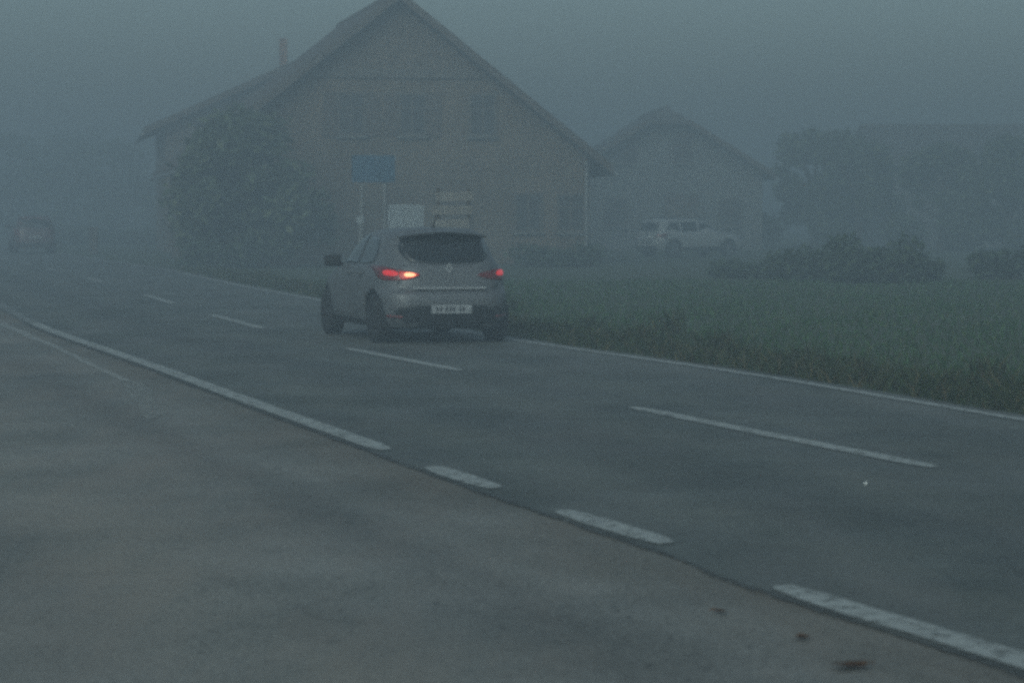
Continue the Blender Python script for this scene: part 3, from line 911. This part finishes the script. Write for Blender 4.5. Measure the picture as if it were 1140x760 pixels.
for yc, x0, x1 in ((219, -20, 22), (234, -24, 21), (249, -24, 18)):
    boxo('sign_board', (x0 * q, x1 * q, -.02, .01, at(505, yc + 5, 47).z, at(505, yc - 5, 47).z), M['signtan'], s_, .005)
post(s_, -17 * q, at(505, 210, 47).z, m='timber_dark'); post(s_, 17 * q, at(505, 210, 47).z, m='timber_dark')
tp = empty('marker_post', (gx(105, 112), 112, 0))
tag(tp, 'short brown post beside the distant road at the left', 'post')
obj('post', box(bmesh.new(), -.16, .16, -.16, .16, 0, 1.05), M['timber_dark'], tp, bevel=.03)
obj('cap', box(bmesh.new(), -.2, .2, -.2, .2, 1.051, 1.12), M['timber'], tp, bevel=.02)

# ---------------------------------------------------------------- small things on the asphalt
def dead_leaf(loc, s, rz, label):
    bm = bmesh.new(); ring = []
    for k in range(30):
        t = k / 30 * math.tau
        r = s * (.62 + .30 * abs(math.cos(2.5 * t)) + .05 * math.cos(11 * t))
        ring.append(bm.verts.new((r * math.cos(t), r * .75 * math.sin(t), .012 + .10 * s * math.cos(2 * t) + .16 * s * abs(math.sin(t)))))
    c = bm.verts.new((0, 0, .008))
    for k in range(30): bm.faces.new((c, ring[k], ring[(k + 1) % 30]))
    bmesh.ops.solidify(bm, geom=bm.faces[:], thickness=.003)
    tube(bm, [(s * .8, 0, .02), (s * 1.3, .02, .012)], .003, 5)
    o = obj('fallen_leaf', bm, M['deadleaf'])
    o.location = loc; o.rotation_euler.z = rz
    return tag(o, label, 'leaf', 'dead leaves on the forecourt')
g = G(947, 746); dead_leaf((g.x, g.y, .006), .085, .4, 'largest brown dead leaf near the bottom edge of the picture')
g = G(893, 714); dead_leaf((g.x, g.y, .006), .045, 1.4, 'smaller brown leaf a little behind the largest one')
g = G(802, 685); dead_leaf((g.x, g.y, .006), .040, 2.1, 'small brown leaf lying between two white edge dashes')
bm = bmesh.new(); bmesh.ops.create_icosphere(bm, subdivisions=2, radius=.010)
for v in bm.verts: v.co *= random.uniform(.85, 1.15)
pb = obj('pebble', bm, M['stone']); g = G(964, 541); pb.location = (g.x, g.y, .017)
tag(pb, 'tiny white pebble lying on the road lane', 'pebble')

# ---------------------------------------------------------------- fog
bm = bmesh.new(); box(bm, -600, 600, -600, 600, -1.0, 9.9)
hz = obj('haze', bm, None)
tag(hz, 'grey-blue morning fog over road and fields', 'fog', kind='stuff')
hm = bpy.data.materials.new('fog')
hm.use_nodes = True
nt = hm.node_tree
nt.nodes.clear()
out = nt.nodes.new('ShaderNodeOutputMaterial')
pv = nt.nodes.new('ShaderNodeVolumePrincipled')
FOG = .0128
pv.inputs['Color'].default_value = (.54, .620, .685, 1)
pv.inputs['Density'].default_value = FOG
pv.inputs['Anisotropy'].default_value = .2
nt.links.new(pv.outputs['Volume'], out.inputs['Volume'])
hz.data.materials.append(hm)

# ---------------------------------------------------------------- light
SUN_EL, SUN_AZ = R(24), R(200)
wd = bpy.data.worlds.new('World'); S.world = wd
wd.use_nodes = True
nt = wd.node_tree
bg = nt.nodes['Background']
sky = nt.nodes.new('ShaderNodeTexSky')
sky.sky_type = 'NISHITA'
sky.sun_disc = False
sky.sun_elevation, sky.sun_rotation = SUN_EL, SUN_AZ
sky.air_density, sky.dust_density, sky.ozone_density = 1.0, 4.0, 1.0
hs = nt.nodes.new('ShaderNodeHueSaturation')
hs.inputs['Saturation'].default_value = .55
tint = nt.nodes.new('ShaderNodeMix')                       # cool light under the cloud
tint.data_type, tint.blend_type = 'RGBA', 'MULTIPLY'
tint.inputs['Factor'].default_value = 1
tint.inputs[7].default_value = (.765, 1.0, 1.05, 1)
nt.links.new(sky.outputs['Color'], hs.inputs['Color'])
nt.links.new(hs.outputs['Color'], tint.inputs[6])
nt.links.new(tint.outputs[2], bg.inputs['Color'])
bg.inputs['Strength'].default_value = .08
sl = bpy.data.lights.new('sun', 'SUN')
sl.energy = .5
sl.angle = R(80)
sl.color = (.94, 1, .98)
so = bpy.data.objects.new('sun', sl); COL.objects.link(so)
dirv = Vector((math.sin(SUN_AZ) * math.cos(SUN_EL), math.cos(SUN_AZ) * math.cos(SUN_EL), math.sin(SUN_EL)))
so.rotation_euler = dirv.to_track_quat('Z', 'Y').to_euler()
so.location = (0, -20, 30)

# ---------------------------------------------------------------- camera
cd = bpy.data.cameras.new('camera')
cd.sensor_width = 36
cd.lens = 36 * F / 1140
cd.clip_end = 3000
cd.dof.use_dof = True
cd.dof.focus_distance = 34
cd.dof.aperture_fstop = 3.8
co = bpy.data.objects.new('camera', cd); COL.objects.link(co)
co.location = (0, 0, H)
co.rotation_euler = (math.pi / 2 - PITCH, 0, 0)
S.camera = co

vs = S.view_settings
S.display_settings.display_device = 'sRGB'
vs.view_transform = 'Standard'
vs.look = 'None'
vs.gamma = 1
vs.exposure = 0.40
c = S.cycles
c.max_bounces = 8
c.diffuse_bounces = 3
c.glossy_bounces = 3
c.transparent_max_bounces = 8
c.volume_bounces = 3
c.use_denoising = False
c.pixel_filter_type = 'BLACKMAN_HARRIS'
c.filter_width = 3.0
